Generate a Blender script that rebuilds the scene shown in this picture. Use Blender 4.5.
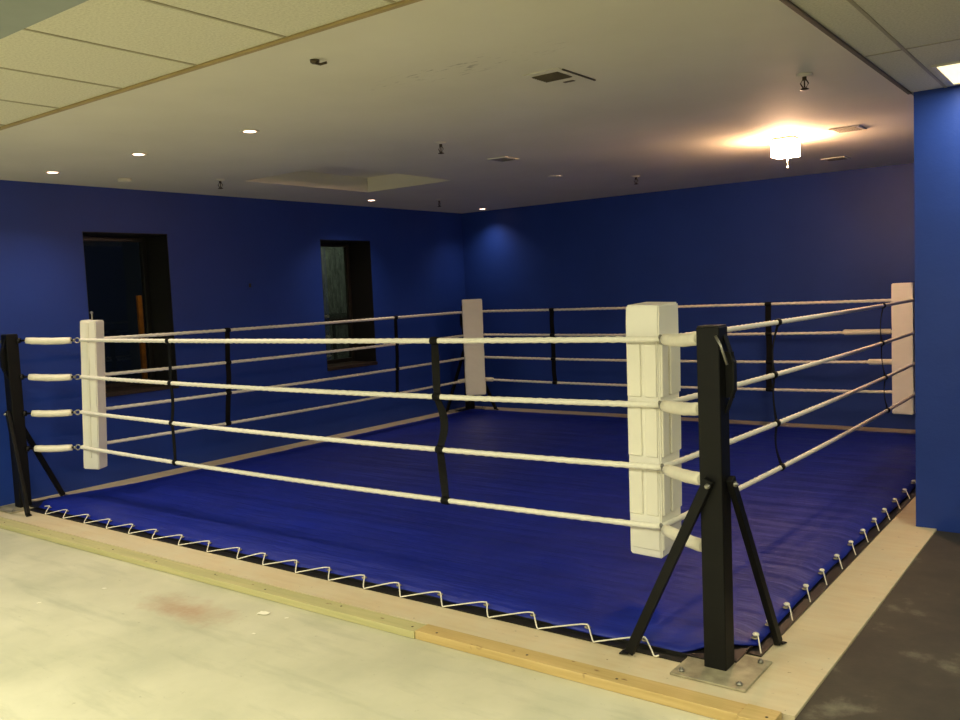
import bpy, bmesh, math, random
from mathutils import Vector, Matrix
random.seed(7)
for o in list(bpy.data.objects): bpy.data.objects.remove(o, do_unlink=True)
S = bpy.context.scene
COL = S.collection
R = math.radians

# ------------------------------------------------------------ camera
cd = bpy.data.cameras.new('camera'); cam = bpy.data.objects.new('camera', cd); COL.objects.link(cam)
cd.sensor_fit = 'HORIZONTAL'; cd.sensor_width = 36.0; cd.lens = 36.0*876.17/960
cd.clip_start = .05; cd.clip_end = 200
r_ = Vector((0.80019551, 0.59814253, -0.04373403)); u_ = Vector((-0.01154676, 0.08827335, 0.99602936)); f_ = Vector((-0.59962807, 0.79651323, -0.07754255))
m = Matrix((r_, u_, -f_)).transposed().to_4x4(); m.translation = Vector((1.32453, -3.26598, 1.54244))
cam.matrix_world = m
S.camera = cam

# ------------------------------------------------------------ world, view
w = bpy.data.worlds.new('night'); S.world = w; w.use_nodes = True
w.node_tree.nodes['Background'].inputs[0].default_value = (0.0015, 0.002, 0.003, 1)
w.node_tree.nodes['Background'].inputs[1].default_value = 1.0
S.view_settings.view_transform = 'Standard'; S.view_settings.look = 'None'
S.view_settings.gamma = 1.0; S.view_settings.use_curve_mapping = False
S.view_settings.exposure = 0.85

# ------------------------------------------------------------ main lights
def area(name, loc, sx, sy, power, col, rot=(0, 0, 0)):
    l = bpy.data.lights.new(name, 'AREA'); l.shape = 'RECTANGLE'; l.size = sx; l.size_y = sy; l.energy = power; l.color = col
    o = bpy.data.objects.new(name, l); COL.objects.link(o); o.location = loc; o.rotation_euler = rot
    return o
FLUO = (0.98, 0.95, 0.67)
H = 2.6
FRONT = [(-4.6, -2.9, 34), (-2.2, -3.1, 38), (0.2, -3.6, 50), (2.6, -3.2, 45), (-3.4, -5.6, 35), (0.2, -5.8, 35), (2.8, -0.4, 30)]
for i, (x, y, p) in enumerate(FRONT):
    area('troffer_light', (x, y, H-0.022), 1.1, 0.5, p, FLUO)
WARM = (1.0, 0.58, 0.32)
LAMP = 130      # radiance of the ceiling lamp's glass
DOWN = [(-5.34, .25), (-4.24, .29), (-3.10, .34), (-5.43, 3.85), (-5.40, 5.86)]
for x, y in DOWN:
    l = bpy.data.lights.new('downlight_light', 'SPOT'); l.energy = 30 if y < 5 else 17; l.color = (1.0, 0.80, 0.62); l.spot_size = R(125); l.spot_blend = 1.0; l.shadow_soft_size = .04
    o = bpy.data.objects.new('downlight_light', l); COL.objects.link(o); o.location = (x, y, H-.012)

# ------------------------------------------------------------ materials
def srgb(r, g, b):
    return tuple((c/255/12.92 if c/255 <= .04045 else ((c/255+.055)/1.055)**2.4) for c in (r, g, b)) + (1,)
class NT:
    def __init__(s, name):
        s.m = bpy.data.materials.new(name); s.m.use_nodes = True; s.t = s.m.node_tree; s.n = s.t.nodes; s.b = s.n['Principled BSDF']
        s.co = None
    def node(s, typ, **kw):
        n = s.n.new(typ)
        for k, v in kw.items():
            if k in n.inputs: n.inputs[k].default_value = v
            else: setattr(n, k, v)
        return n
    def link(s, a, b): s.t.links.new(a, b)
    def coord(s, kind='Object', scale=(1, 1, 1), loc=(0, 0, 0)):
        tc = s.node('ShaderNodeTexCoord'); mp = s.node('ShaderNodeMapping'); mp.inputs['Scale'].default_value = scale; mp.inputs['Location'].default_value = loc
        s.link(tc.outputs[kind], mp.inputs['Vector']); return mp.outputs[0]
    def noise(s, v, scale, detail=4, rough=.55):
        n = s.node('ShaderNodeTexNoise'); n.inputs['Scale'].default_value = scale; n.inputs['Detail'].default_value = detail; n.inputs['Roughness'].default_value = rough
        s.link(v, n.inputs['Vector']); return n.outputs[0]
    def ramp(s, fac, stops):
        r = s.node('ShaderNodeValToRGB'); e = r.color_ramp.elements
        while len(e) < len(stops): e.new(.5)
        for el, (p, c) in zip(e, stops): el.position = p; el.color = c if len(c) == 4 else (*c, 1)
        s.link(fac, r.inputs[0]); return r.outputs[0]
    def mix(s, fac, a, b, mode='MIX'):
        n = s.node('ShaderNodeMix'); n.data_type = 'RGBA'; n.blend_type = mode
        for inp, v in ((n.inputs[0], fac), (n.inputs[6], a), (n.inputs[7], b)):
            if hasattr(v, 'links') or hasattr(v, 'is_linked'): s.link(v, inp)
            else: inp.default_value = v
        return n.outputs[2]
    def bump(s, h, strength=.3, dist=.01, prev=None):
        b = s.node('ShaderNodeBump'); b.inputs['Strength'].default_value = strength; b.inputs['Distance'].default_value = dist
        s.link(h, b.inputs['Height'])
        if prev: s.link(prev, b.inputs['Normal'])
        s.link(b.outputs[0], s.b.inputs['Normal']); return b.outputs[0]
def simple(name, col, rough=.5, metal=0, var=0.12, vs=6, bump=.1, bs=60, spec=.5, bd=.002):
    s = NT(name); v = s.coord()
    n = s.noise(v, vs)
    dark = tuple(c*(1-var) for c in col[:3])+(1,); lite = tuple(min(1, c*(1+var)) for c in col[:3])+(1,)
    s.link(s.ramp(n, [(.3, dark), (.7, lite)]), s.b.inputs['Base Color'])
    s.b.inputs['Roughness'].default_value = rough; s.b.inputs['Metallic'].default_value = metal; s.b.inputs['Specular IOR Level'].default_value = spec
    if bump: s.bump(s.noise(v, bs, 3), bump, bd)
    return s.m
BLUE = srgb(36, 66, 152)
def wall_mat():
    s = NT('blue_wall_paint'); v = s.coord()
    a = s.noise(v, 1.6, 5); c1 = s.ramp(a, [(.3, srgb(27, 56, 140)), (.7, srgb(31, 62, 152))])
    s.link(c1, s.b.inputs['Base Color']); s.b.inputs['Roughness'].default_value = .46; s.b.inputs['Specular IOR Level'].default_value = .35
    b1 = s.bump(s.noise(v, 2.2, 4), .25, .03); s.bump(s.noise(v, 70, 3), .25, .003, b1)
    return s.m
M_WALL = wall_mat()
def mat_canvas():
    s = NT('blue_ring_canvas'); v = s.coord()
    a = s.noise(v, 2.2, 6); base = s.ramp(a, [(.3, srgb(8, 29, 130)), (.7, srgb(11, 34, 147))])
    # scuff marks, thin long streaks
    v2 = s.coord(scale=(1.2, 14, 1)); st = s.noise(v2, 2.5, 6, .7); m1 = s.ramp(st, [(.62, (0, 0, 0)), (.76, (.35, .35, .35))])
    col = s.mix(m1, base, srgb(92, 92, 150)); s.link(col, s.b.inputs['Base Color'])
    rr = s.ramp(s.noise(v, 3, 5), [(.3, (.42, .42, .42)), (.7, (.54, .54, .54))]); s.link(rr, s.b.inputs['Roughness'])
    s.b.inputs['Specular IOR Level'].default_value = .45
    # wrinkles run along the diagonal and across
    v3 = s.coord(scale=(.5, 3.2, 1)); b1 = s.bump(s.noise(v3, 2.4, 5, .5), .7, .035)
    v4 = s.coord(scale=(4.0, .6, 1)); b2 = s.bump(s.noise(v4, 1.6, 3, .5), .2, .02, b1)
    s.bump(s.noise(v, 160, 2), .12, .001, b2)
    return s.m
M_CANVAS = mat_canvas()
def floor_mat():
    s = NT('painted_concrete'); v = s.coord()
    a = s.noise(v, 1.1, 7, .6)
    c = s.ramp(a, [(.28, srgb(178, 178, 156)), (.5, srgb(200, 197, 174)), (.72, srgb(216, 212, 190))])
    v2 = s.coord(scale=(1, 5, 1)); st = s.noise(v2, 1.4, 6, .65); c = s.mix(s.ramp(st, [(.52, (0, 0, 0)), (.75, (.5, .5, .5))]), c, srgb(158, 160, 138))
    sp = s.noise(v, 26, 3, .6); c = s.mix(s.ramp(sp, [(.68, (0, 0, 0)), (.78, (.5, .5, .5))]), c, srgb(120, 112, 88))
    # reddish scuff stain with its own shape
    v3 = s.coord(loc=(2.66, .66, 0)); mp = s.node('ShaderNodeMapping'); mp.inputs['Rotation'].default_value = (0, 0, R(20)); mp.inputs['Scale'].default_value = (1.1, 3.4, 1); s.link(v3, mp.inputs[0])
    wv = s.node('ShaderNodeVectorMath'); wv.operation = 'LENGTH'; s.link(mp.outputs[0], wv.inputs[0])
    ad = s.node('ShaderNodeMath'); ad.operation = 'MULTIPLY_ADD'; s.link(s.noise(v, 7, 5, .7), ad.inputs[0]); ad.inputs[1].default_value = .9; s.link(wv.outputs['Value'], ad.inputs[2])
    c = s.mix(s.ramp(ad.outputs[0], [(.45, (.6, .6, .6)), (.95, (0, 0, 0))]), c, srgb(168, 118, 90))
    s.link(c, s.b.inputs['Base Color']); s.b.inputs['Roughness'].default_value = .55
    s.bump(s.noise(v, 30, 4), .15, .004)
    return s.m
M_FLOOR = floor_mat()
def ply_mat():
    s = NT('plywood_sheet'); v = s.coord(scale=(1, 9, 1))
    a = s.noise(v, 2.5, 6, .6); c = s.ramp(a, [(.25, srgb(196, 176, 142)), (.75, srgb(212, 196, 164))])
    v2 = s.coord(); sp = s.noise(v2, 34, 2, .5); c = s.mix(s.ramp(sp, [(.70, (0, 0, 0)), (.76, (.7, .7, .7))]), c, srgb(110, 84, 60))
    d = s.noise(v2, 3.2, 6, .7); c = s.mix(s.ramp(d, [(.4, (0, 0, 0)), (.65, (.7, .7, .7))]), c, srgb(204, 196, 170))
    s.link(c, s.b.inputs['Base Color']); s.b.inputs['Roughness'].default_value = .62; s.bump(a, .15, .003)
    return s.m
M_PLY = ply_mat()
def timber_mat(name, c1, c2):
    s = NT(name); v = s.coord(scale=(.6, 14, 14)); a = s.noise(v, 3, 5, .6); c = s.ramp(a, [(.3, c1), (.7, c2)])
    sp = s.noise(s.coord(scale=(1, 2, 1)), 11, 2, .5); c = s.mix(s.ramp(sp, [(.70, (0, 0, 0)), (.75, (.8, .8, .8))]), c, srgb(120, 86, 50))
    s.link(c, s.b.inputs['Base Color']); s.b.inputs['Roughness'].default_value = .6; s.bump(a, .2, .003); return s.m
M_TIMB = timber_mat('pale_pine', srgb(184, 156, 98), srgb(204, 178, 122))
M_TIMB2 = timber_mat('treated_green_pine', srgb(176, 172, 122), srgb(198, 188, 138))
def rubber_mat():
    s = NT('dark_rubber_floor'); v = s.coord(); a = s.noise(v, 3, 7, .65)
    c = s.ramp(a, [(.4, srgb(46, 42, 36)), (.58, srgb(58, 53, 44)), (.72, srgb(108, 104, 90))])
    s.link(c, s.b.inputs['Base Color']); s.b.inputs['Roughness'].default_value = .7; s.bump(s.noise(v, 80, 2), .2, .002); return s.m
M_RUB = rubber_mat()
def ceil_mat():
    s = NT('drywall_ceiling_paint'); v = s.coord(); a = s.noise(v, 1.3, 5)
    c = s.ramp(a, [(.3, srgb(224, 219, 200)), (.7, srgb(233, 228, 210))])
    # taped joint smudges left near the vent
    v3 = s.coord(loc=(1.25, -.10, -2.6)); mp = s.node('ShaderNodeMapping'); mp.inputs['Rotation'].default_value = (0, 0, R(-30)); mp.inputs['Scale'].default_value = (1.5, 7, 0); s.link(v3, mp.inputs[0])
    wv = s.node('ShaderNodeVectorMath'); wv.operation = 'LENGTH'; s.link(mp.outputs[0], wv.inputs[0])
    far = s.ramp(wv.outputs['Value'], [(.5, (1, 1, 1)), (1.0, (0, 0, 0))])
    sp = s.noise(s.coord(scale=(3, 14, 1)), 3.2, 3, .6); spots = s.ramp(sp, [(.60, (0, 0, 0)), (.68, (.55, .55, .55))])
    k = s.mix(1.0, far, spots, 'MULTIPLY'); c = s.mix(k, c, srgb(110, 100, 84))
    s.link(c, s.b.inputs['Base Color']); s.b.inputs['Roughness'].default_value = .75
    b1 = s.bump(s.noise(v, 3, 4), .15, .02); s.bump(s.noise(v, 90, 3), .2, .003, b1); return s.m
M_CEIL = ceil_mat()
def tile_mat():
    s = NT('acoustic_tile'); v = s.coord(); a = s.noise(v, 90, 4, .7)
    c = s.ramp(a, [(.3, srgb(206, 202, 176)), (.6, srgb(230, 226, 202))])
    s.link(c, s.b.inputs['Base Color']); s.b.inputs['Roughness'].default_value = .9; s.bump(a, .25, .003); return s.m
M_TILE = tile_mat()
M_GRID = simple('ceiling_grid_metal', srgb(176, 168, 138), .5, 0, .06)
M_TRIMW = simple('tan_ceiling_trim', srgb(172, 152, 106), .6)
M_BEAM = simple('grey_soffit_paint', srgb(150, 158, 150), .6, 0, .05)
M_BLACK = simple('black_powder_coat', srgb(11, 11, 11), .5, .0, .2, 8, .15, 90, spec=.22)
M_FRAME = simple('black_steel_frame', srgb(26, 24, 22), .4, .3, .2)
M_STEEL = simple('galvanised_steel', srgb(150, 148, 140), .35, .85, .15)
M_PLATE = simple('weathered_base_plate', srgb(160, 152, 128), .5, .25, .35, 14)
M_PAD = simple('cream_vinyl_pad', srgb(240, 237, 226), .42, 0, .03, 5, .22, 18, bd=.008)
M_FLAP = simple('cream_vinyl_flap', srgb(236, 232, 218), .42, 0, .03, 5, .2, 26, bd=.006)
M_ROPE = simple('white_rope_fibre', srgb(238, 234, 220), .6, 0, .05, 60, .2, 300)
M_SLEEVE = simple('white_turnbuckle_sleeve', srgb(238, 232, 212), .45, 0, .05, 20, .3, 40)
M_STRAP = simple('black_nylon_webbing', srgb(10, 10, 10), .7, 0, .2, 30, .2, 300, spec=.2)
M_LACE = simple('white_lacing_cord', srgb(232, 226, 210), .6, 0, .05, 60, 0)
M_REVEAL = simple('black_reveal_paint', srgb(7, 6, 6), .55, 0, .2)
M_WFRAME = simple('dark_window_frame', srgb(20, 17, 14), .4, 0, .2)
M_SILL = simple('dark_wood_sill', srgb(40, 29, 21), .5, 0, .25, 10)
M_PLASTER = simple('cream_back_wall_paint', srgb(176, 170, 146), .7, 0, .04)
M_VENT = simple('white_vent_metal', srgb(226, 221, 202), .5, 0, .04)
M_VENTD = simple('dark_vent_louvre', srgb(92, 84, 62), .6, 0, .1)
M_BRASS = simple('sprinkler_metal', srgb(84, 74, 56), .4, .5, .15)
M_PAPER = simple('white_paper', srgb(236, 232, 216), .7, 0, .02)
M_STREAK = simple('added_streak_orange', srgb(190, 130, 60), .7, 0, .25, 12)  # orange of the added post that stands in for a streak of light
M_SIDE = None
def siding_mat():
    s = NT('grey_vertical_siding'); v = s.coord(scale=(0, 6, 1.6)); a = s.noise(v, 3, 6, .75)
    c = s.ramp(a, [(.35, srgb(50, 54, 46)), (.7, srgb(140, 146, 130))]); s.link(c, s.b.inputs['Base Color']); s.b.inputs['Roughness'].default_value = .8
    s.bump(a, .4, .02); return s.m
M_SIDE = siding_mat()
def glass_mat():
    s = NT('window_glass'); t = s.t; n = s.n
    n.remove(s.b); out = n['Material Output']
    tr = n.new('ShaderNodeBsdfTransparent'); gl = n.new('ShaderNodeBsdfGlossy'); gl.inputs['Roughness'].default_value = .03
    tr.inputs[0].default_value = (.8, .84, .82, 1)
    fr = n.new('ShaderNodeFresnel'); fr.inputs[0].default_value = 1.5; mx = n.new('ShaderNodeMixShader')
    mu = n.new('ShaderNodeMath'); mu.operation = 'MULTIPLY'; mu.inputs[1].default_value = .6; t.links.new(fr.outputs[0], mu.inputs[0])
    t.links.new(mu.outputs[0], mx.inputs[0]); t.links.new(tr.outputs[0], mx.inputs[1]); t.links.new(gl.outputs[0], mx.inputs[2]); t.links.new(mx.outputs[0], out.inputs[0])
    return s.m
M_GLASS = glass_mat()
def emis(name, col, st):
    s = NT(name); s.b.inputs['Emission Color'].default_value = (*col, 1); s.b.inputs['Emission Strength'].default_value = st
    s.b.inputs['Base Color'].default_value = (.8, .8, .8, 1); return s.m
M_BULB = emis('lit_lamp_glass', WARM, LAMP)
M_DOWN = emis('lit_downlight_bulb', (1.0, .62, .46), 5)
M_FLUO = emis('lit_diffuser', (1.0, .84, .40), 1.1)

# ------------------------------------------------------------ mesh helpers
def bm_box(bm, x0, x1, y0, y1, z0, z1, bev=0, seg=2, mat=None):
    r = bmesh.ops.create_cube(bm, size=1); vs = r['verts']
    for v in vs: v.co = Vector(((x0+x1)/2+v.co.x*(x1-x0), (y0+y1)/2+v.co.y*(y1-y0), (z0+z1)/2+v.co.z*(z1-z0)))
    if bev:
        es = list({e for v in vs for e in v.link_edges})
        g = bmesh.ops.bevel(bm, geom=es, offset=bev, segments=seg, affect='EDGES', profile=.5)
        vs = [v for v in g['verts']]
    if mat is not None:
        for v in {v for v in vs}: v.co = mat @ v.co
    return vs
def frame_axes(d, up=Vector((0, 0, 1))):
    d = d.normalized()
    if abs(d.dot(up)) > .98: up = Vector((1, 0, 0))
    s = d.cross(up).normalized(); return s, s.cross(d).normalized()
def bm_tube(bm, pts, rad, n=10, closed=False, cap=True, twist=0.0, lobes=0, lobe=0.0):
    pts = [Vector(p) for p in pts]; rings = []; N = len(pts); acc = 0
    for i, p in enumerate(pts):
        if closed: d = pts[(i+1) % N]-pts[i-1]
        else: d = pts[min(i+1, N-1)]-pts[max(i-1, 0)]
        s, t = frame_axes(d); rr = rad[i] if isinstance(rad, (list, tuple)) else rad
        if i: acc += (p-pts[i-1]).length
        ring = []
        for k in range(n):
            a = 2*math.pi*k/n; q = rr*(1+lobe*math.cos(lobes*(a)+acc*twist)) if lobes else rr
            ring.append(bm.verts.new(p+s*math.cos(a)*q+t*math.sin(a)*q))
        rings.append(ring)
    for i in range(N if closed else N-1):
        a, b = rings[i], rings[(i+1) % N]
        for k in range(n):
            f = bm.faces.new((a[k], a[(k+1) % n], b[(k+1) % n], b[k])); f.smooth = True
    if cap and not closed:
        bm.faces.new(rings[0][::-1]); bm.faces.new(rings[-1])
def bm_bar(bm, a, b, w, t, up=Vector((0, 0, 1)), bev=.002):
    """flat bar from a to b: w along the side axis, t along the other"""
    a, b = Vector(a), Vector(b); d = b-a; s, u = frame_axes(d, up); L = d.length
    mt = Matrix((s, d.normalized(), u)).transposed().to_4x4(); mt.translation = a
    bm_box(bm, -w/2, w/2, 0, L, -t/2, t/2, bev, 1, mt)
def bm_lathe(bm, prof, n=20, mt=Matrix()):
    rings = []
    for r, z in prof: rings.append([bm.verts.new(mt @ Vector((r*math.cos(2*math.pi*k/n), r*math.sin(2*math.pi*k/n), z))) for k in range(n)])
    for a, b in zip(rings, rings[1:]):
        for k in range(n):
            f = bm.faces.new((a[k], a[(k+1) % n], b[(k+1) % n], b[k])); f.smooth = True
    bm.faces.new(rings[0][::-1]); bm.faces.new(rings[-1])
def bm_torus(bm, c, axis, R0, r0, n=14, k=7):
    c = Vector(c); axis = Vector(axis); s, t = frame_axes(axis)
    bm_tube(bm, [c+s*R0*math.cos(2*math.pi*i/n)+t*R0*math.sin(2*math.pi*i/n) for i in range(n)], r0, k, closed=True)
def obj(name, bm, mat, parent=None, loc=None):
    bmesh.ops.recalc_face_normals(bm, faces=bm.faces)
    me = bpy.data.meshes.new(name); bm.to_mesh(me); bm.free(); me.materials.append(mat)
    o = bpy.data.objects.new(name, me); COL.objects.link(o)
    if loc:
        lv = Vector(loc)
        for v in me.vertices: v.co -= lv
        o.location = lv
    if parent: o.parent = parent
    return o
def tag(o, label, cat, group=None, kind=None):
    if label: o['label'] = label
    if cat: o['category'] = cat
    if group: o['group'] = group
    if kind: o['kind'] = kind
    return o
def empty(name, loc=(0, 0, 0), rz=0):
    o = bpy.data.objects.new(name, None); COL.objects.link(o); o.location = loc; o.rotation_euler = (0, 0, rz); o.empty_display_size = .1; return o
def struct(name, bm, mat, parent=None, label=None, cat=None):
    o = obj(name, bm, mat, parent)
    if not parent: o['kind'] = 'structure'
    if label: o['label'] = label
    if cat: o['category'] = cat
    return o
def copy_tree(o, parent=None):
    c = o.copy(); COL.objects.link(c)
    if parent: c.parent = parent
    for ch in list(o.children): copy_tree(ch, c)
    return c

# ------------------------------------------------------------ setting
XW, YW = -5.95, 6.13      # inner faces of the window wall and of the back wall
XR, YN = 0.258, 2.5        # blue wall return at the right
TH = .40
XE, YE = 4.6, -7.0        # far ends of the front room
FZ = -.04
bm = bmesh.new(); bm_box(bm, XW-TH, XE, YE, YW+.2, FZ-.15, FZ)
struct('floor', bm, M_FLOOR, label='pale worn painted concrete floor in front of the boxing ring', cat='floor')
# window wall with two deep openings
WIN = [(.79, 1.62, .80, 2.21), (3.54, 4.34, .77, 2.20)]
bm = bmesh.new()
ys = [YE, WIN[0][0], WIN[0][1], WIN[1][0], WIN[1][1], YW+.2]
for a, b in ((0, 1), (2, 3), (4, 5)): bm_box(bm, XW-TH, XW, ys[a], ys[b], FZ, H+.4)
for y0, y1, z0, z1 in WIN:
    bm_box(bm, XW-TH, XW, y0, y1, FZ, z0-.04); bm_box(bm, XW-TH, XW, y0, y1, z1, H+.4)
struct('wall_left', bm, M_WALL, label='long dark blue wall with two deep windows', cat='wall')
bm = bmesh.new(); bm_box(bm, XW, XR+.2, YW, YW+.2, FZ, H+.4)
struct('wall_back', bm, M_WALL, label='dark blue wall behind the far side of the ring', cat='wall')
bm = bmesh.new(); bm_box(bm, XR, XE, YN, YN+.14, FZ, H+.4); bm_box(bm, XR, XR+.14, YN+.14, YW, FZ, H+.4)
struct('wall_right', bm, M_WALL, label='brighter blue wall at the right edge hiding the far ring corner', cat='wall')
bm = bmesh.new(); bm_box(bm, XE, XE+.15, YE, YN, FZ, H+.2); struct('wall_side', bm, M_PLASTER)
bm = bmesh.new(); bm_box(bm, XW-TH, XE+.15, YE-.15, YE, FZ, H+.2); struct('wall_front', bm, M_PLASTER)
for i, (y0, y1, z0, z1) in enumerate(WIN):
    xo = XW-TH
    root = empty('window_%d' % (i+1), (xo, (y0+y1)/2, z0)); root['kind'] = 'structure'; root['category'] = 'window'
    root['label'] = ['dark window nearest the left ring post with an orange glow outside', 'dark window nearer the room corner showing a grey siding wall outside'][i]
    def P_(bm, name, m):
        o = obj(name, bm, m); o.parent = root; o.matrix_parent_inverse = Matrix.Translation(root.location).inverted(); return o
    bm = bmesh.new(); t = .006
    bm_box(bm, xo+.03, XW-.002, y0, y0+t, z0, z1); bm_box(bm, xo+.03, XW-.002, y1-t, y1, z0, z1); bm_box(bm, xo+.03, XW-.002, y0+t, y1-t, z1-t, z1)
    P_(bm, 'reveal_lining', M_REVEAL)
    bm = bmesh.new(); f = .045
    bm_box(bm, xo, xo+.05, y0+t, y0+t+f, z0, z1-t, .004); bm_box(bm, xo, xo+.05, y1-t-f, y1-t, z0, z1-t, .004)
    bm_box(bm, xo, xo+.05, y0+t+f, y1-t-f, z1-t-f, z1-t, .004); bm_box(bm, xo, xo+.05, y0+t+f, y1-t-f, z0, z0+f, .004)
    P_(bm, 'window_frame', M_WFRAME)
    bm = bmesh.new(); bm_box(bm, xo+.018, xo+.024, y0+t+f, y1-t-f, z0+f, z1-t-f); P_(bm, 'window_pane', M_GLASS)
    bm = bmesh.new(); bm_box(bm, xo+.05, XW+.02, y0-.0, y1+.0, z0-.04, z0-.001, .004); P_(bm, 'window_sill', M_SILL)

# ceiling: drywall field with a tray recess; dropped tiles in front and at the right
TX0, TX1, TY0, TY1, TD = -4.95, -3.85, 1.75, 3.30, .145
CX1, CY0 = .235, -.79
bm = bmesh.new()
bm_box(bm, XW, TX0, CY0, YW, H, H+.02); bm_box(bm, TX1, CX1, CY0, YW, H, H+.02)
bm_box(bm, TX0, TX1, CY0, TY0, H, H+.02); bm_box(bm, TX0, TX1, TY1, YW, H, H+.02)
bm_box(bm, TX0-.02, TX0, TY0-.02, TY1+.02, H+.02, H+TD); bm_box(bm, TX1, TX1+.02, TY0-.02, TY1+.02, H+.02, H+TD)
bm_box(bm, TX0, TX1, TY0-.02, TY0, H+.02, H+TD); bm_box(bm, TX0, TX1, TY1, TY1+.02, H+.02, H+TD)
bm_box(bm, TX0-.02, TX1+.02, TY0-.02, TY1+.02, H+TD, H+TD+.02)
struct('ceiling', bm, M_CEIL, label='painted drywall ceiling with a shallow tray recess over the ring', cat='ceiling')
bm = bmesh.new()
bm_box(bm, XW, XE, YE, CY0-.005, H, H+.02)
RT = [(CX1+.005, XE, CY0-.005, 1.85), (CX1+.005, .46, 1.85, YN), (1.06, XE, 1.85, YN), (.46, 1.06, 2.44, YN)]
for x0, x1, y0, y1 in RT: bm_box(bm, x0, x1, y0, y1, H, H+.02)
o = struct('ceiling', bm, M_TILE, label='dropped ceiling of speckled acoustic tiles around the drywall field', cat='ceiling')
bm = bmesh.new(); z0, z1 = H-.003, H+.001
x = -1.40-.6*7
while x < XE:
    if x > XW: bm_box(bm, x-.008, x+.008, YE, CY0-.02, z0, z1)
    x += .595
for y in (-2.0, -3.22, -4.44, -5.66): bm_box(bm, XW, XE, y-.011, y+.011, z0, z1)
for x in (.425, 1.06, 1.67, 2.28, 2.9, 3.5): bm_box(bm, x-.008, x+.008, CY0+.0, YN, z0, z1)
for y in (.16, 1.375): bm_box(bm, CX1+.02, XE, y-.006, y+.006, z0, z1)
struct('trim_1', bm, M_GRID, label='metal grid strips between the ceiling tiles', cat='ceiling grid')
bm = bmesh.new(); bm_box(bm, XW, CX1+.02, CY0-.020, CY0+.006, H-.014, H-.001, .003); struct('trim_2', bm, M_TRIMW, label='tan strip along the edge of the front ceiling tiles', cat='trim')
bm = bmesh.new(); bm_box(bm, CX1-.008, CX1+.014, CY0+.007, YN-.001, H-.010, H-.001, .002); struct('trim_3', bm, simple('dark_edge_trim', srgb(104, 94, 74), .6), label='dull metal edge strip between drywall and right ceiling tiles', cat='trim')
bm = bmesh.new(); bm_box(bm, XW, -.5, -2.5, -1.8, 2.45, H-.007, .004)
struct('trim_4', bm, M_BEAM, label='grey dropped soffit crossing the top left corner', cat='soffit')

# plywood platform round the ring, timber edging, rubber floor
bm = bmesh.new(); bm_box(bm, XW+.002, .372, -.245, YN-.002, FZ+.001, -.001); bm_box(bm, XW+.002, XR-.002, YN-.002, YW-.002, FZ+.001, -.001)
tag(obj('plywood_platform', bm, M_PLY), 'pale plywood deck under and around the blue ring mat', 'platform')
bm = bmesh.new(); bm_box(bm, .374, XE-.01, YE+.01, YN-.01, FZ+.001, -.010)
tag(obj('rubber_floor_mat', bm, M_RUB), 'dark scuffed rubber flooring at the lower right', 'floor mat')
def board(x0, x1, y0, y1, z1, m, lab):
    bm = bmesh.new(); bm_box(bm, x0, x1, y0, y1, FZ+.001, z1, .003, 2)
    o = tag(obj('timber_edging', bm, m, loc=((x0+x1)/2, (y0+y1)/2, FZ)), lab, 'timber board', 'timber boards edging the plywood deck')
    for k in range(int((x1-x0)/.5)+1):       # screw heads
        xx = x0+.06+k*.5+random.uniform(-.05, .05)
        if xx > x1-.02: continue
        b = bmesh.new(); bm_lathe(b, [(.006, 0), (.006, .0012), (.003, .002)], 8, Matrix.Translation((xx-o.location.x, (y0+y1)/2-o.location.y+random.uniform(-.02, .02), z1-FZ-.0002)))
        s_ = obj('screw', b, M_BRASS); s_.parent = o
    return o
board(XW+.01, -1.325, -.345, -.247, -.004, M_TIMB2, 'long greenish pine board edging the deck at the left')
board(-1.322, .205, -.340, -.247, .002, M_TIMB, 'shorter yellow pine board edging the deck toward the near post')
board(.208, .33, -.365, -.255, .010, M_TIMB, 'small offcut block of pine ending the edging below the near post')

# ------------------------------------------------------------ ring frame, mat, lacing
A, B = 5.72, 5.83
fr = empty('steel_surround', (0, 0, 0)); tag(fr, 'low black steel angle surround along the edges of the blue ring mat', 'steel surround')
def rail(x0, x1, y0, y1, lipx=None, lipy=None):
    bm = bmesh.new(); bm_box(bm, x0, x1, y0, y1, .0005, .006)
    if lipy is not None: bm_box(bm, x0, x1, lipy, lipy+.005, .006, .019)
    if lipx is not None: bm_box(bm, lipx, lipx+.005, y0, y1, .006, .019)
    o = obj('rail', bm, M_FRAME, fr); return o
rail(-A+.14, -.145, -.040, .016, lipy=.011)
rail(-A+.14, -.145, B-.15, B-.12)
rail(.045, .108, .175, B-.18, lipx=.045)
rail(-A+.165, -A+.19, .12, B-.14)
for px_, py_, sx_, sy_ in ((0, 0, 1, 1), (-A, 0, -1, 1), (-A, B, -1, -1), (0, B, 1, -1)):
    bm = bmesh.new(); poly = [(-.25, .014), (-.052, .014), (-.052, .052), (.05, .052), (.052, .26), (-.02, .26)]
    lo_ = [bm.verts.new((px_+sx_*x, py_+sy_*y, .0102)) for x, y in poly]; hi_ = [bm.verts.new((px_+sx_*x, py_+sy_*y, .015)) for x, y in poly]
    bm.faces.new(lo_); bm.faces.new(hi_)
    for k in range(6): bm.faces.new((lo_[k], lo_[(k+1) % 6], hi_[(k+1) % 6], hi_[k]))
    obj('corner_gusset', bm, M_FRAME, fr)
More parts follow.
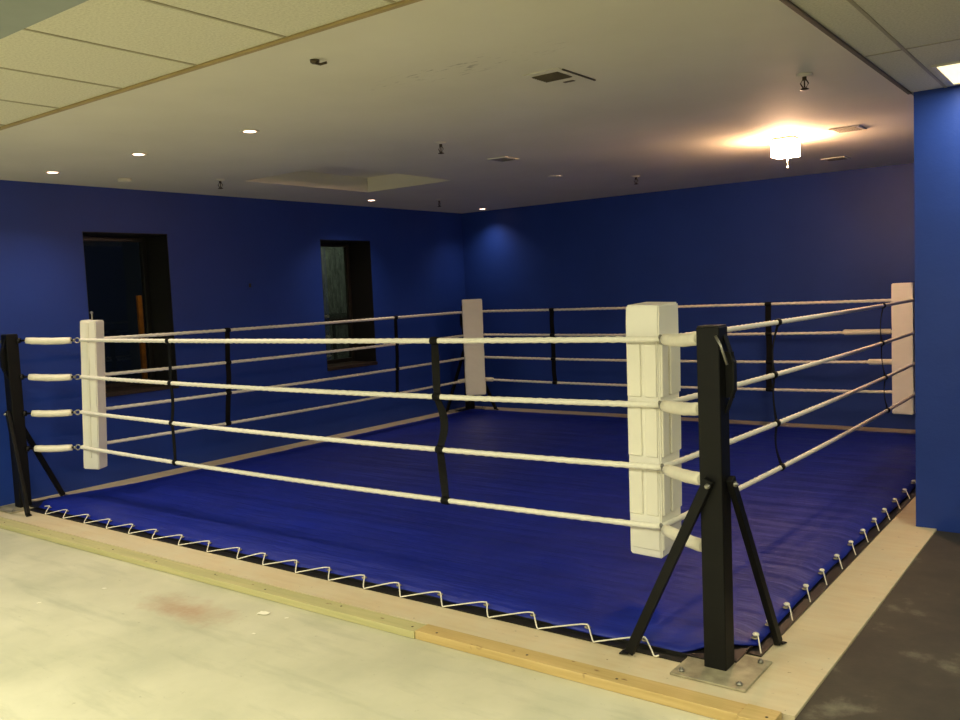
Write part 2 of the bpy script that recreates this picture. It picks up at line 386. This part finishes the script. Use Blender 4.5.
def canvas_mesh():
    bm = bmesh.new(); nx, ny = 120, 120
    x0, x1, y0, y1 = -A+.11, .062, .014, B-.11
    rnd = random.Random(3)
    wob = [[rnd.uniform(-1, 1) for _ in range(64)] for _ in range(4)]
    def wv(a, t):
        t = t*28; i = int(t); f = t-i; f = f*f*(3-2*f); return a[i % 64]*(1-f)+a[(i+1) % 64]*f
    V = {}
    for i in range(nx+1):
        for j in range(ny+1):
            u, v = i/nx, j/ny
            x = x0+(x1-x0)*u; y = y0+(y1-y0)*v
            ex0, ex1, ey0, ey1 = (x-x0), (x1-x), (y-y0), (y1-y); e = min(ex0, ex1, ey0, ey1)
            amp = .012*math.exp(-e/.12)
            if e == ey0: y += wv(wob[0], u)*amp
            elif e == ey1: y += wv(wob[1], u)*amp
            elif e == ex0: x += wv(wob[2], v)*amp*1.8
            else: x += wv(wob[3], v)*amp
            # pad underneath gives a rounded step inwards of the edge
            s_ = min(1, max(0, (e-.03)/.10)); z = .026+.022*s_*s_*(3-2*s_)
            z += .0025*math.sin(3.1*x+1.7*y)*math.sin(2.3*y-.8*x)*s_
            # diagonal pull wrinkles at the near corner
            dn = math.hypot(x, y); z += .0035*math.exp(-dn/.8)*math.sin(34*math.atan2(y+.1, -x+.1))*s_
            k = max(0, 1-v*6); k = k*k*(3-2*k); x -= .17*k*max(0, 1-u*5)
            if e < 1e-6: z = .022 if (e == ey0 or e == ex1) else .009
            V[i, j] = bm.verts.new((x, y, z))
    c = 5
    for i in range(nx):
        for j in range(ny):
            ok = True
            for a, b in ((i, j), (nx-1-i, j), (i, ny-1-j), (nx-1-i, ny-1-j)):
                if a+b < c-1: ok = False
            if not ok: continue
            q = [(i, j), (i+1, j), (i+1, j+1), (i, j+1)]
            q = [p for p in q if min(p[0], nx-p[0])+min(p[1], ny-p[1]) > c-.5]
            if len(q) < 3: continue
            f = bm.faces.new([V[p] for p in q]); f.smooth = True
    for v in [v for v in bm.verts if not v.link_faces]: bm.verts.remove(v)
    return bm
mat_o = tag(obj('ring_mat', canvas_mesh(), M_CANVAS), 'large glossy blue canvas mat laced inside the boxing ring', 'boxing ring mat')
sol = mat_o.modifiers.new('thick', 'SOLIDIFY'); sol.thickness = .009; sol.offset = -1
# lacing
FX = [-5.36, -5.1, -4.80, -4.51, -4.22, -3.94, -3.65, -3.36, -3.06, -2.82, -2.54, -2.27, -2.00, -1.75, -1.47, -1.18, -.91, -.62, -.34]
RY = [.28, .45, .69, .98, 1.25, 1.53, 1.82, 2.09, 2.37, 2.64, 2.94, 3.25, 3.55, 3.85, 4.15, 4.45, 4.75, 5.05, 5.35]
def eyelet(x, y, z):
    b = bmesh.new(); bm_torus(b, (x, y, z), (0, 0, 1), .011, .0035, 12, 6); obj('eyelet', b, M_PLATE, mat_o)
for x in FX: eyelet(x, .026, .033)
for y in RY: eyelet(.045, y, .033)
pts = []
for x in FX:
    j = random.uniform(-.01, .01); pts += [(x-.045, .012, .041), (x-.008, .026, .044), (x+.008, .020, .043), (x+.048+j, -.026, .020), (x+.070+j, -.046, .006), (x+.088+j, -.040, .010)]
def smooth_pts(p, n=4):
    p = [Vector(q) for q in p]; out = []
    for i in range(len(p)-1):
        a, b, c, d = p[max(i-1, 0)], p[i], p[i+1], p[min(i+2, len(p)-1)]
        for k in range(n):
            t = k/n; out.append(.5*((2*b)+(c-a)*t+(2*a-5*b+4*c-d)*t*t+(3*b-a-3*c+d)*t**3))
    out.append(p[-1]); return out
bm = bmesh.new(); bm_tube(bm, smooth_pts(pts), .0034, 6)
tag(obj('lacing_cord', bm, M_LACE), 'white cord zigzagging along the front edge of the blue mat', 'lacing cord')
bm = bmesh.new()
for y in RY:
    j = random.uniform(-.012, .012)
    bm_tube(bm, smooth_pts([(.054, y+.012, .040), (.056, y, .050), (.066, y-.020+j, .040), (.082, y-.052+j, .022), (.096, y-.080+j, .008), (.098, y-.086+j, .0075)]), .0030, 6)
bm_tube(bm, [(.034, RY[0]-.08, .0045), (.034, 2, .0045), (.034, RY[-1], .0045)], .0030, 6)
for y in RY: bm_lathe(bm, [(.002, .043), (.013, .046), (.015, .051), (.010, .056), (.002, .057)], 9, Matrix.Translation((.050, y, 0)))
tag(obj('lacing_cord', bm, M_LACE), 'white cord looped through eyelets along the right edge of the mat', 'lacing cord')

# ------------------------------------------------------------ corner posts
ZR = [1.30, 1.01, .73, .45]; ZP = [1.32, 1.035, .745, .465]; E = .34; SAG = [.008, .018, .022, .022]; NZ = [-.004, -.014, -.020, -.024]; EN = [.345, .365, .36, .385]; ELF = [.365, .352, .338, .325]
def rope_corner(i, lv):
    return [Vector((-EN[lv]-.035, EN[lv]-.005, ZR[lv]+NZ[lv])), Vector((-A+ELF[lv], ELF[lv], ZR[lv])), Vector((-A+E, B-E, ZR[lv])), Vector((-E+.07, B-E, ZR[lv]))][i % 4]
SIDE = {'front': (0, 1, 0), 'left': (1, 2, 1), 'back': (2, 3, 0), 'right': (3, 0, 1)}
def rope_point(side, s, lv):
    i, j, ax = SIDE[side]; p, q = rope_corner(i, lv), rope_corner(j, lv); t = (s-p[ax])/(q[ax]-p[ax]); r = p.lerp(q, t)
    r.z -= SAG[lv]*4*t*(1-t); return r
def make_post(EL, near=False, far=False):
    root = empty('ring_post')
    bm = bmesh.new(); h = .046
    bm_box(bm, -h, h, -h, h, .010, 1.368, .004)
    obj('column', bm, M_BLACK, root)
    bm = bmesh.new(); bm_box(bm, -h+.004, h-.004, -h+.004, h-.004, 1.368, 1.374, .001); obj('top_cap', bm, M_FRAME, root)
    bm = bmesh.new(); bm_box(bm, -.14, .165, -.165, .14, .0005, .0095, .002); pl = obj('base_plate', bm, M_PLATE, root)
    for x, y in ((.13, -.13), (.13, .105), (-.105, -.13)):
        b = bmesh.new(); bm_lathe(b, [(.012, .0095), (.012, .017), (.006, .018), (.006, .026)], 6, Matrix.Translation((x, y, 0))); obj('bolt', b, M_STEEL, pl)
    # two flat bar braces
    for top, bot, foot, up in (((-.0, -.062, .775), (-.36, -.078, .012), (-.40, -.080, .006), Vector((0, 1, 0))),
                               ((.062, .0, .775), (.128, .33, .012), (.135, .365, .006), Vector((1, 0, 0)))):
        b = bmesh.new(); bm_bar(b, top, bot, .040, .026, up)
        br = obj('brace', b, M_BLACK, root)
        b = bmesh.new(); bm_bar(b, bot, foot, .040, .006); obj('brace_foot', b, M_BLACK, br)
        b = bmesh.new(); axis = Vector((0, -1, 0)) if up.y else Vector((1, 0, 0))
        t_ = Vector(top)+Vector((0, 0, -.022))+axis*.011; mt = axis.to_track_quat('Z', 'Y').to_matrix().to_4x4(); mt.translation = t_
        bm_lathe(b, [(.011, .002), (.011, .013), (.006, .014), (.006, .020)], 8, mt); obj('bolt', b, M_STEEL, br)
    # outrigger: bent plate with a rod
    bm = bmesh.new()
    bm_bar(bm, (.046, .015, 1.335), (.082, .015, 1.225), .03, .008, Vector((1, 0, 0)))
    bm_bar(bm, (.082, .015, 1.235), (.082, .015, 1.115), .03, .008, Vector((1, 0, 0)))
    bm_bar(bm, (.082, .015, 1.125), (.046, .015, 1.03), .03, .008, Vector((1, 0, 0)))
    bm_box(bm, .046, .080, .012, .018, 1.09, 1.27)
    g = obj('outrigger_bracket', bm, M_BLACK, root)
    bm = bmesh.new(); bm_tube(bm, [(.034, -.050, 1.335), (.055, -.054, 1.30), (.080, -.054, 1.225)], .0055, 8); obj('rod', bm, M_STEEL, g)
    for zr, zp, E_ in zip(ZR, ZP, EL):
        a = Vector((-.046, .046, zp)); c = Vector((-E_+.012, E_-.012, zr)) + (Vector((-.035, -.005, NZ[ZR.index(zr)])) if near else Vector((0, -.07, 0)) if far else Vector()); d = (c-a)
        bm = bmesh.new(); u = d.normalized()
        bm_tube(bm, [a-u*.008, a+u*.014], .022, 10)
        bm_tube(bm, [a, c-u*.02], .008, 8)
        tb = obj('turnbuckle', bm, M_FRAME, root)
        bm = bmesh.new(); bm_torus(bm, c, (.7, .7, .25), .019, .0055); bm_tube(bm, [c-u*.03, c-u*.016], .012, 8); obj('ring', bm, M_STEEL, tb)
        n_ = 7; p0 = a+u*.055; p1 = c-u*.045
        bm = bmesh.new(); bm_tube(bm, [p0.lerp(p1, k/n_)+Vector((0, 0, -.006*math.sin(math.pi*k/n_))) for k in range(n_+1)], [.024, .028, .027, .0285, .027, .028, .027, .025], 14)
        obj('sleeve', bm, M_SLEEVE, tb)
    return root
post = make_post(EN, True); grp = 'black steel corner posts of the ring'
tag(post, 'nearest black steel ring post standing on a bare base plate', 'ring post', grp)
for x, y, rz, lab in ((-A, 0, -90, 'black steel ring post at the left edge beside the blue window wall'),
                      (-A, B, 180, 'black ring post behind the far corner pad, mostly hidden'),
                      (0, B, 90, 'black ring post hidden behind the brighter blue wall at right')):
    c = make_post(ELF) if x and not y else make_post([E]*4, far=(x == 0)); c.location = (x, y, 0); c.rotation_euler = (0, 0, R(rz)); tag(c, lab, 'ring post', grp)

# ------------------------------------------------------------ corner pads
def make_pad(sx, sy, slots, name='corner_pad'):
    root = empty(name)
    bm = bmesh.new(); z0, z1 = .268, 1.455
    vs = bm_box(bm, -sx/2, sx/2, -sy/2, sy/2, z0, z1)
    for z in [z0+(z1-z0)*k/14 for k in range(1, 14)]:
        bmesh.ops.bisect_plane(bm, geom=bm.verts[:]+bm.edges[:]+bm.faces[:], plane_co=(0, 0, z), plane_no=(0, 0, 1))
    rnd = random.Random(int(sx*1000))
    for v in bm.verts:
        if z0+.01 < v.co.z < z1-.01:
            k = 1+rnd.uniform(-.02, .03); v.co.x *= k; v.co.y *= 1+rnd.uniform(-.02, .03)
    es = [e for e in bm.edges if abs(e.verts[0].co.z-e.verts[1].co.z) > .01 or e.verts[0].co.z in (z0, z1)]
    es = [e for e in es if len(e.link_faces) == 2 and e.link_faces[0].normal.angle(e.link_faces[1].normal, 0) > .6]
    bmesh.ops.recalc_face_normals(bm, faces=bm.faces)
    es = [e for e in bm.edges if len(e.link_faces) == 2 and e.link_faces[0].normal.angle(e.link_faces[1].normal, 0) > .6]
    bmesh.ops.bevel(bm, geom=es, offset=.007, segments=2, affect='EDGES')
    obj('padding', bm, M_PAD, root)
    if slots:      # wrapped flaps on the two outward faces (-y and +x in local space), between the ropes
        a, b = sx/2, sy/2
        for lev in range(3):
            zt, zb = ZR[lev]-.022, ZR[lev+1]+.022
            if lev == 2: pass
            bm = bmesh.new(); bm_box(bm, -a+.006, -a+.074, -b-.012, -b+.002, zb, zt, .005)
            bm_box(bm, -a+.092, a-.012, -b-.009, -b+.002, zb, zt, .005)
            obj('flap', bm, M_FLAP, root)
            bm = bmesh.new(); bm_box(bm, a-.002, a+.010, -b+.012, -b+.075, zb, zt, .005)
            bm_box(bm, a-.002, a+.012, -b+.10, b-.008, zb, zt, .005)
            obj('flap', bm, M_FLAP, root)
        bm = bmesh.new(); bm_box(bm, -a+.010, a-.008, -b-.007, -b+.002, .305, ZR[3]-.024, .004); bm_box(bm, a-.002, a+.007, -b+.010, b-.008, .305, ZR[3]-.024, .004)
        obj('bottom_flap', bm, M_FLAP, root)
    return root
def hang(o, top, bot, rz=0):
    t, b = Vector((*top, 1.455)), Vector((*bot, .285)); d = (t-b).normalized()
    q = Vector((0, 0, 1)).rotation_difference(d) @ Matrix.Rotation(rz, 3, 'Z').to_quaternion()
    o.rotation_euler = q.to_euler(); o.location = b-d*.285
e = .455
pg = 'tall padded corner covers inside the ropes'
p = make_pad(.165, .215, True); hang(p, (-.480, .478), (-.520, .528))
tag(p, 'largest cream vinyl corner pad with vertical flaps, beside the nearest black post', 'corner pad', pg)
p = make_pad(.135, .125, False); hang(p, (-A+.422, .450), (-A+.352, .425), R(28))
tag(p, 'white corner pad at the left with a thin rod sticking out of its top', 'corner pad', pg)
bm = bmesh.new(); bm_box(bm, -.012, .010, -.071, -.060, .36, 1.44, .004); obj('seam_flap', bm, M_FLAP, p)
bm = bmesh.new(); bm_tube(bm, [(.0, .0, 1.44), (.002, 0, 1.49), (-.002, 0, 1.525)], .006, 8); bm_box(bm, -.012, .008, -.008, .008, 1.508, 1.522, .002); obj('threaded_rod', bm, M_STEEL, p)
p = make_pad(.245, .13, False); p.location = (-A+.44, B-.44, 0); p.rotation_euler = (0, 0, R(42))
tag(p, 'pinkish white corner pad at the far corner where the two blue walls meet', 'corner pad', pg)
p = make_pad(.175, .17, False); p.location = (-.365, B-.445, 0)
tag(p, 'white corner pad at the far right partly behind the brighter blue wall', 'corner pad', pg)

# ------------------------------------------------------------ ropes
names = ['topmost', 'second from the top', 'third from the top', 'lowest']
def rope_path(lv):
    r0 = .035; pts = []
    for i in range(4):
        p, q, nx_ = rope_corner(i, lv), rope_corner(i+1, lv), rope_corner(i+2, lv)
        d = (q-p).normalized(); L = (q-p).length-2*r0; n = 170
        for k in range(n+1):
            t = k/n; pt = p+d*(r0+L*t); pt.z -= SAG[lv]*4*t*(1-t); pts.append(pt)
        d2 = (nx_-q).normalized(); cc = q-d*r0+d2*r0
        for k in range(1, 6):
            a = math.pi/2*k/6; pts.append(cc-d2*r0*math.cos(a)+d*r0*math.sin(a))
    return pts
for lev, z in enumerate(ZR):
    bm = bmesh.new(); bm_tube(bm, rope_path(lev), .0140, 12, closed=True, twist=2*math.pi*3/.16, lobes=3, lobe=.13)
    ro = tag(obj('ring_rope', bm, M_ROPE), 'white twisted rope round all four ring sides, %s of the four' % names[lev], 'ring rope', 'white ropes of the boxing ring')
    # taped splice near the far right corner
    if lev in (1, 2):
        xa, xb = ((-.92, -.50), (-.70, -.45))[lev-1]
        bm = bmesh.new(); bm_tube(bm, [(xa, B-E, z-.004), (xa+.015, B-E, z-.004), (xb, B-E, z)], [.018, .027, .026], 12); obj('splice_sleeve', bm, M_SLEEVE, ro)
    if lev == 3:
        bm = bmesh.new(); bm_tube(bm, [(-A+E, B-E-.30, z-.001), (-A+E, B-E-.06, z-.001)], .025, 12); obj('splice_sleeve', bm, M_SLEEVE, ro)
        bm = bmesh.new(); bm_tube(bm, [(-A+E+.07, B-E, z), (-A+E+.30, B-E, z-.001)], .025, 12); obj('splice_sleeve', bm, M_SLEEVE, ro)

# ------------------------------------------------------------ webbing spacers
def strap(side, pos, wd, label, drift=(0, 0, 0, 0), wander=.01):
    """ribbon hanging from the top rope to the bottom one, wrapped round each"""
    nrm = {'front': Vector((0, 1, 0)), 'left': Vector((1, 0, 0)), 'back': Vector((0, -1, 0)), 'right': Vector((-1, 0, 0))}[side]
    alo = Vector((1, 0, 0)) if side in ('front', 'back') else Vector((0, 1, 0))
    W = [rope_point(side, pos+drift[k], k) for k in range(4)]
    root = empty('rope_spacer', W[3]-Vector((0, 0, .02))); tag(root, label, 'rope spacer', 'black webbing spacers tying the ropes together')
    inv = Matrix.Translation(root.location).inverted(); th = .0035
    for lv in range(3):
        bm = bmesh.new(); n = 14; prev = None; pa, pb = W[lv]-Vector((0, 0, .012)), W[lv+1]+Vector((0, 0, .012))
        for k in range(n+1):
            t = k/n; sx = wander*math.sin(math.pi*t)*(1 if lv % 2 else -1); ctr = pa.lerp(pb, t)
            tw = wander*14*math.sin(math.pi*t); bow = wander*1.2*math.sin(math.pi*t)
            ring = []
            for a, b in ((-1, -1), (1, -1), (1, 1), (-1, 1)):
                ds = a*wd/2*math.cos(tw)-b*th/2*math.sin(tw); do = a*wd/2*math.sin(tw)+b*th/2*math.cos(tw)
                ring.append(bm.verts.new(inv @ (ctr+alo*(sx+ds)+nrm*(bow+do))))
            if prev:
                for i in range(4): f = bm.faces.new((prev[i], prev[(i+1) % 4], ring[(i+1) % 4], ring[i]))
            else: bm.faces.new(ring)
            prev = ring
        bm.faces.new(prev[::-1]); obj('webbing', bm, M_STRAP, root)
    for lv in range(4):
        bm = bmesh.new(); c = W[lv]; ax = alo; s_, t_ = frame_axes(ax)
        ww = wd*.55
        prof = [(.0165, -ww), (.0195, -ww*.9), (.021, 0), (.0195, ww*.9), (.0165, ww)]
        rings = []
        for r0, d in prof: rings.append([bm.verts.new(inv @ (c+ax*d+s_*r0*math.cos(2*math.pi*k/12)+t_*r0*1.1*math.sin(2*math.pi*k/12))) for k in range(12)])
        for a, b in zip(rings, rings[1:]):
            for k in range(12):
                f = bm.faces.new((a[k], a[(k+1) % 12], b[(k+1) % 12], b[k])); f.smooth = True
        bm.faces.new(rings[0]); bm.faces.new(rings[-1]); obj('wrap', bm, M_STRAP, root)
strap('front', -4.15, .030, 'black webbing spacer on the front ropes, nearer the left post', (0, 0, .0, .01), .006)
strap('front', -1.695, .046, 'widest black webbing spacer, twisted, hanging on the front ropes near the centre', (0, -.01, .0, .01), .020)
strap('left', 1.76, .052, 'black webbing spacer on the window side ropes, between the two windows', (.02, .01, 0, -.02), .004)
strap('left', 4.08, .050, 'black webbing spacer on the window side ropes, right of the second window', (0, 0, -.01, -.02), .004)
strap('back', -4.18, .060, 'black webbing spacer on the far ropes, nearer the far corner pad', (0, 0, 0, .01), .004)
strap('back', -1.63, .060, 'straight black webbing spacer on the far ropes, toward the right', (0, 0, 0, -.005), .003)
strap('right', 1.83, .042, 'black webbing spacer on the right side ropes, nearer the close post', (.02, -.02, 0, .12), .012)
strap('right', 4.27, .040, 'thin black webbing spacer on the right side ropes beside the far right pad', (-.02, -.05, .04, .13), .010)

# ------------------------------------------------------------ ceiling fixtures
lamp = empty('ceiling_lamp', (-.82, 3.54, H)); tag(lamp, 'glowing warm square glass lamp hanging from the ceiling over the ring', 'ceiling lamp')
bm = bmesh.new(); bm_lathe(bm, [(.055, -.001), (.055, -.005), (.03, -.008)], 20, Matrix()); obj('ceiling_canopy', bm, M_VENT, lamp)
bm = bmesh.new()
for s1, s2 in ((-1, 0), (1, 0), (0, -1), (0, 1)):
    if s1: bm_box(bm, s1*.08-.003, s1*.08+.003, -.083, .083, -.14, -.02, .001)
    else: bm_box(bm, -.077, .077, s2*.08-.003, s2*.08+.003, -.14, -.02, .001)
bm_box(bm, -.077, .077, -.077, .077, -.14, -.135)
obj('glass_shade', bm, M_BULB, lamp)
bm = bmesh.new(); bm_box(bm, -.085, .085, -.085, .085, -.019, -.008, .002); obj('shade_plate', bm, M_VENT, lamp)
bm = bmesh.new(); bm_tube(bm, [(.02, -.02, -.142), (.02, -.02, -.21)], .004, 6); bm_lathe(bm, [(.003, -.232), (.009, -.225), (.003, -.21)], 10, Matrix.Translation((.02, -.02, 0))); obj('pull_chain', bm, M_SLEEVE, lamp)
dl = ['recessed downlight nearest the left edge of the photo', 'recessed downlight in the middle of the front row of three', 'largest recessed downlight, rightmost of the front row of three',
      'recessed downlight beside the corner of the ceiling tray', 'recessed downlight above the corner where the blue walls meet']
def make_down():
    root = empty('recessed_downlight')
    bm = bmesh.new(); n = 24
    pr = [(.040, -.001), (.040, -.005), (.058, -.006), (.062, -.001)]
    rings = [[bm.verts.new((r*math.cos(2*math.pi*k/n), r*math.sin(2*math.pi*k/n), z)) for k in range(n)] for r, z in pr]
    for i in range(4):
        a, b = rings[i], rings[(i+1) % 4]
        for k in range(n): bm.faces.new((a[k], a[(k+1) % n], b[(k+1) % n], b[k])).smooth = True
    obj('trim_ring', bm, M_VENT, root)
    bm = bmesh.new(); bm_lathe(bm, [(.038, -.0005), (.036, -.004), (.015, -.008)], 20); obj('bulb', bm, M_DOWN, root)
    return root
d0 = make_down()
for i, ((x, y), l) in enumerate(zip(DOWN, dl)):
    c = d0 if i == 0 else copy_tree(d0)
    c.location = (x, y, H); tag(c, l, 'downlight', 'recessed downlights in the drywall ceiling')
def make_sprinkler():
    root = empty('fire_sprinkler')
    bm = bmesh.new(); bm_lathe(bm, [(.042, -.001), (.040, -.006), (.018, -.014)], 18); obj('escutcheon', bm, M_VENT, root)
    bm = bmesh.new(); bm_lathe(bm, [(.011, -.012), (.011, -.030), (.007, -.034)], 10); bm_lathe(bm, [(.004, -.034), (.004, -.068)], 8)
    for s in (-1, 1): bm_tube(bm, [(s*.009, 0, -.03), (s*.020, 0, -.048), (s*.006, 0, -.072)], .0035, 6)
    obj('frame_arms', bm, M_BRASS, root)
    bm = bmesh.new(); bm_lathe(bm, [(.008, -.070), (.022, -.076), (.022, -.079), (.008, -.082)], 14); obj('deflector', bm, M_BRASS, root)
    return root
sp0 = make_sprinkler()
for i, (x, y, l) in enumerate([(-2.60, 1.60, 'fire sprinkler at the middle of the ceiling, left of the flat square vents'), (-.08, 1.52, 'nearest fire sprinkler, above right with a smudged patch behind it'),
                               (-2.60, 4.60, 'small fire sprinkler far back, left of the glowing lamp'), (-4.98, 1.52, 'fire sprinkler left of the ceiling tray near the window wall'),
                               (-5.00, 4.50, 'small fire sprinkler just right of the tray, near the far wall corner')]):
    c = sp0 if i == 0 else copy_tree(sp0)
    c.location = (x, y, H); c.rotation_euler = (0, 0, .4*i); tag(c, l, 'fire sprinkler', 'fire sprinklers hanging from the ceiling')
# pull-down bracket near the tile strip
c = empty('ceiling_hook', (-1.61, -.49, H)); tag(c, 'small dark metal fitting on the ceiling beside the tan tile strip', 'ceiling fitting')
bm = bmesh.new(); bm_lathe(bm, [(.022, -.001), (.020, -.012), (.010, -.018)], 14); obj('base', bm, M_BRASS, c)
bm = bmesh.new(); bm_tube(bm, [(0, 0, -.014), (.03, .005, -.024), (.055, .02, -.018)], .006, 8); obj('arm', bm, M_BRASS, c)
# big vent with dark louvre
v = empty('ceiling_vent', (-1.015, .59, H)); tag(v, 'square white ceiling vent with a dark louvred grille near the top centre', 'ceiling vent', 'vents in the drywall ceiling')
bm = bmesh.new(); bm_box(bm, -.11, .10, -.155, .18, -.005, -.0005, .001); obj('plate', bm, M_VENT, v)
bm = bmesh.new(); bm_box(bm, -.085, .065, -.105, .035, -.008, -.005)
for k in range(7): bm_box(bm, -.083, .063, -.102+.02*k, -.092+.02*k, -.011, -.007)
obj('louvre', bm, M_VENTD, v)
bm = bmesh.new(); bm_box(bm, .098, .106, -.12, .20, -.007, -.0005); obj('gap_strip', bm, M_VENTD, v)
bm = bmesh.new(); bm_box(bm, -.03, .03, .10, .125, -.007, -.005); obj('latch', bm, M_VENTD, v)
def flatvent(name, x0, x1, y0, y1, lab, slats=True):
    v = empty(name, ((x0+x1)/2, (y0+y1)/2, H)); tag(v, lab, 'ceiling vent', 'vents in the drywall ceiling'); a, b = (x1-x0)/2, (y1-y0)/2
    bm = bmesh.new(); bm_box(bm, -a, a, -b, b, -.008, -.0005, .003); obj('plate', bm, M_VENT, v)
    if slats:
        bm = bmesh.new(); n = 6
        for k in range(n): 
            yy = -b+.03+(2*b-.06)*k/(n-1); bm_box(bm, -a+.025, a-.025, yy-.004, yy+.004, -.010, -.008)
        obj('slats', bm, M_VENTD, v)
flatvent('ceiling_vent', -.47, -.26, 3.40, 3.62, 'pale slatted ceiling vent right of the glowing lamp, the nearer one')
flatvent('ceiling_vent', -.97, -.76, 5.00, 5.20, 'pale slatted ceiling vent right of the glowing lamp, closer to the back wall')
flatvent('ceiling_vent', -2.86, -2.68, 2.50, 2.70, 'small flat vent near the ceiling centre between two fire sprinklers')
bm = bmesh.new(); bm_lathe(bm, [(.055, -.001), (.053, -.018), (.03, -.026)], 18, Matrix.Translation((-5.39, .88, H)))
tag(obj('smoke_detector', bm, M_VENT), 'low round detector disc near the window wall below the downlights', 'smoke detector')
bm = bmesh.new(); bm_lathe(bm, [(.07, -.001), (.068, -.006), (.02, -.008)], 18, Matrix.Translation((-3.09, 3.90, H)))
tag(obj('cover_disc', bm, M_VENT), 'flat round cover plate on the ceiling beyond the centre vent', 'ceiling cover')
# troffers
def troffer(x0, x1, y0, y1, lab, m, gr='fluorescent troffers in the tile ceiling'):
    t = empty('fluorescent_troffer', ((x0+x1)/2, (y0+y1)/2, H)); tag(t, lab, 'ceiling light', gr); a, b = (x1-x0)/2, (y1-y0)/2
    bm = bmesh.new()
    bm_box(bm, -a, -a+.02, -b, b, -.008, .012); bm_box(bm, a-.02, a, -b, b, -.008, .012); bm_box(bm, -a+.02, a-.02, -b, -b+.02, -.008, .012); bm_box(bm, -a+.02, a-.02, b-.02, b, -.008, .012)
    obj('frame', bm, M_VENT, t)
    bm = bmesh.new(); bm_box(bm, -a+.02, a-.02, -b+.02, b-.02, -.003, .009); obj('diffuser', bm, m, t)
troffer(.46, 1.06, 1.85, 2.44, 'square lit fluorescent panel in the tiles at the upper right edge', M_FLUO)
area('troffer_light', (.76, 2.145, H-.012), .5, .5, 8, FLUO)

# wall bits
j = empty('wall_box', (XW, 2.53, 1.71)); tag(j, 'tiny brass wall box between the two windows', 'wall box')
bm = bmesh.new(); bm_box(bm, 0.0005, .008, -.035, .035, -.05, .05, .002); obj('cover', bm, M_WALL, j)
bm = bmesh.new(); bm_box(bm, .008, .018, -.012, .012, -.02, .02, .002); obj('knob', bm, M_SILL, j)
# paper scraps on the floor
for i, (x, y, sx, rz, lab) in enumerate([(-2.21, -.49, .05, .3, 'largest white paper scrap on the pale floor below the timber edge'), (-2.06, -.47, .016, .9, 'tiny white speck right of the largest paper scrap'),
                                         (-2.04, -.69, .014, .2, 'tiny white speck in front of the largest paper scrap'), (-3.34, -.70, .022, .5, 'small white scrap on the floor left of the reddish stain'),
                                         (-3.44, -1.02, .018, 1.2, 'small white scrap nearest the left edge of the floor')]):
    bm = bmesh.new(); nn = 4
    g = [[bm.verts.new((sx*(a/nn-.5)*1.2, sx*(b/nn-.5)*.8, .0012+sx*.10*abs(math.sin(a*1.9+b)))) for b in range(nn+1)] for a in range(nn+1)]
    for a in range(nn):
        for b in range(nn): bm.faces.new((g[a][b], g[a+1][b], g[a+1][b+1], g[a][b+1]))
    o = tag(obj('paper_scrap', bm, M_PAPER), lab, 'paper scrap', 'paper scraps on the floor'); o.location = (x, y, FZ); o.rotation_euler = (0, 0, rz)
    o.modifiers.new('t', 'SOLIDIFY').thickness = .0008

# ------------------------------------------------------------ outside the windows
bm = bmesh.new(); bm_box(bm, -14, XW-TH-.01, -6, 14, -.35, -.2); struct('ground', bm, simple('night_asphalt', srgb(50, 48, 46), .8), label='dark ground outside the windows', cat='ground')
nb = empty('neighbouring_building', (-9.0, 7.0, -.2)); tag(nb, 'grey building with vertical siding seen through the second window', 'building')
bm = bmesh.new(); bm_box(bm, -.3, 0, -1.6, 1.6, 0, 3.6); obj('siding', bm, M_SIDE, nb)
bm = bmesh.new()
for a in (-1.0, -.45, .1, .65):
    for z in (.55, ): bm_box(bm, 0, .03, a, a+.05, z, z+.85); bm_box(bm, 0, .03, a, a+.5, z+.8, z+.85)
obj('railing', bm, simple('outside_frame_dark', srgb(40, 44, 38), .7), nb)
bm = bmesh.new(); bm_box(bm, 0, .06, -1.6, 1.6, 1.42, 1.50); obj('ledge', bm, simple('outside_ledge', srgb(60, 64, 56), .7), nb)
bm = bmesh.new(); bm_box(bm, -8.55, -8.50, 2.86, 2.92, -.2, 1.68, .01); tag(obj('added_streak_post', bm, M_STREAK), 'added orange post standing in for the streak of light in the left window', 'post')  # post added outside to stand in for an orange streak of light
l = bpy.data.lights.new('added_orange_spot', 'SPOT'); l.energy = 22; l.color = (1, .6, .2); l.spot_size = R(60); l.shadow_soft_size = .05  # unseen spot, added to light the stand-in post orange
o = bpy.data.objects.new('added_orange_spot', l); COL.objects.link(o); o.location = (-7.4, 2.4, 2.9); o.rotation_euler = (Vector((-8.5, 2.86, .9))-Vector((-7.4, 2.4, 2.9))).to_track_quat('-Z', 'Y').to_euler()
l = bpy.data.lights.new('added_siding_spot', 'SPOT'); l.energy = 75; l.color = (.8, .9, .8); l.spot_size = R(110); l.spot_blend = 1; l.shadow_soft_size = .1  # unseen spot, added to brighten the siding behind the second window
o = bpy.data.objects.new('added_siding_spot', l); COL.objects.link(o); o.location = (-7.6, 6.3, 3.4); o.rotation_euler = (Vector((-9, 6.4, 1.2))-Vector((-7.6, 6.3, 3.4))).to_track_quat('-Z', 'Y').to_euler()
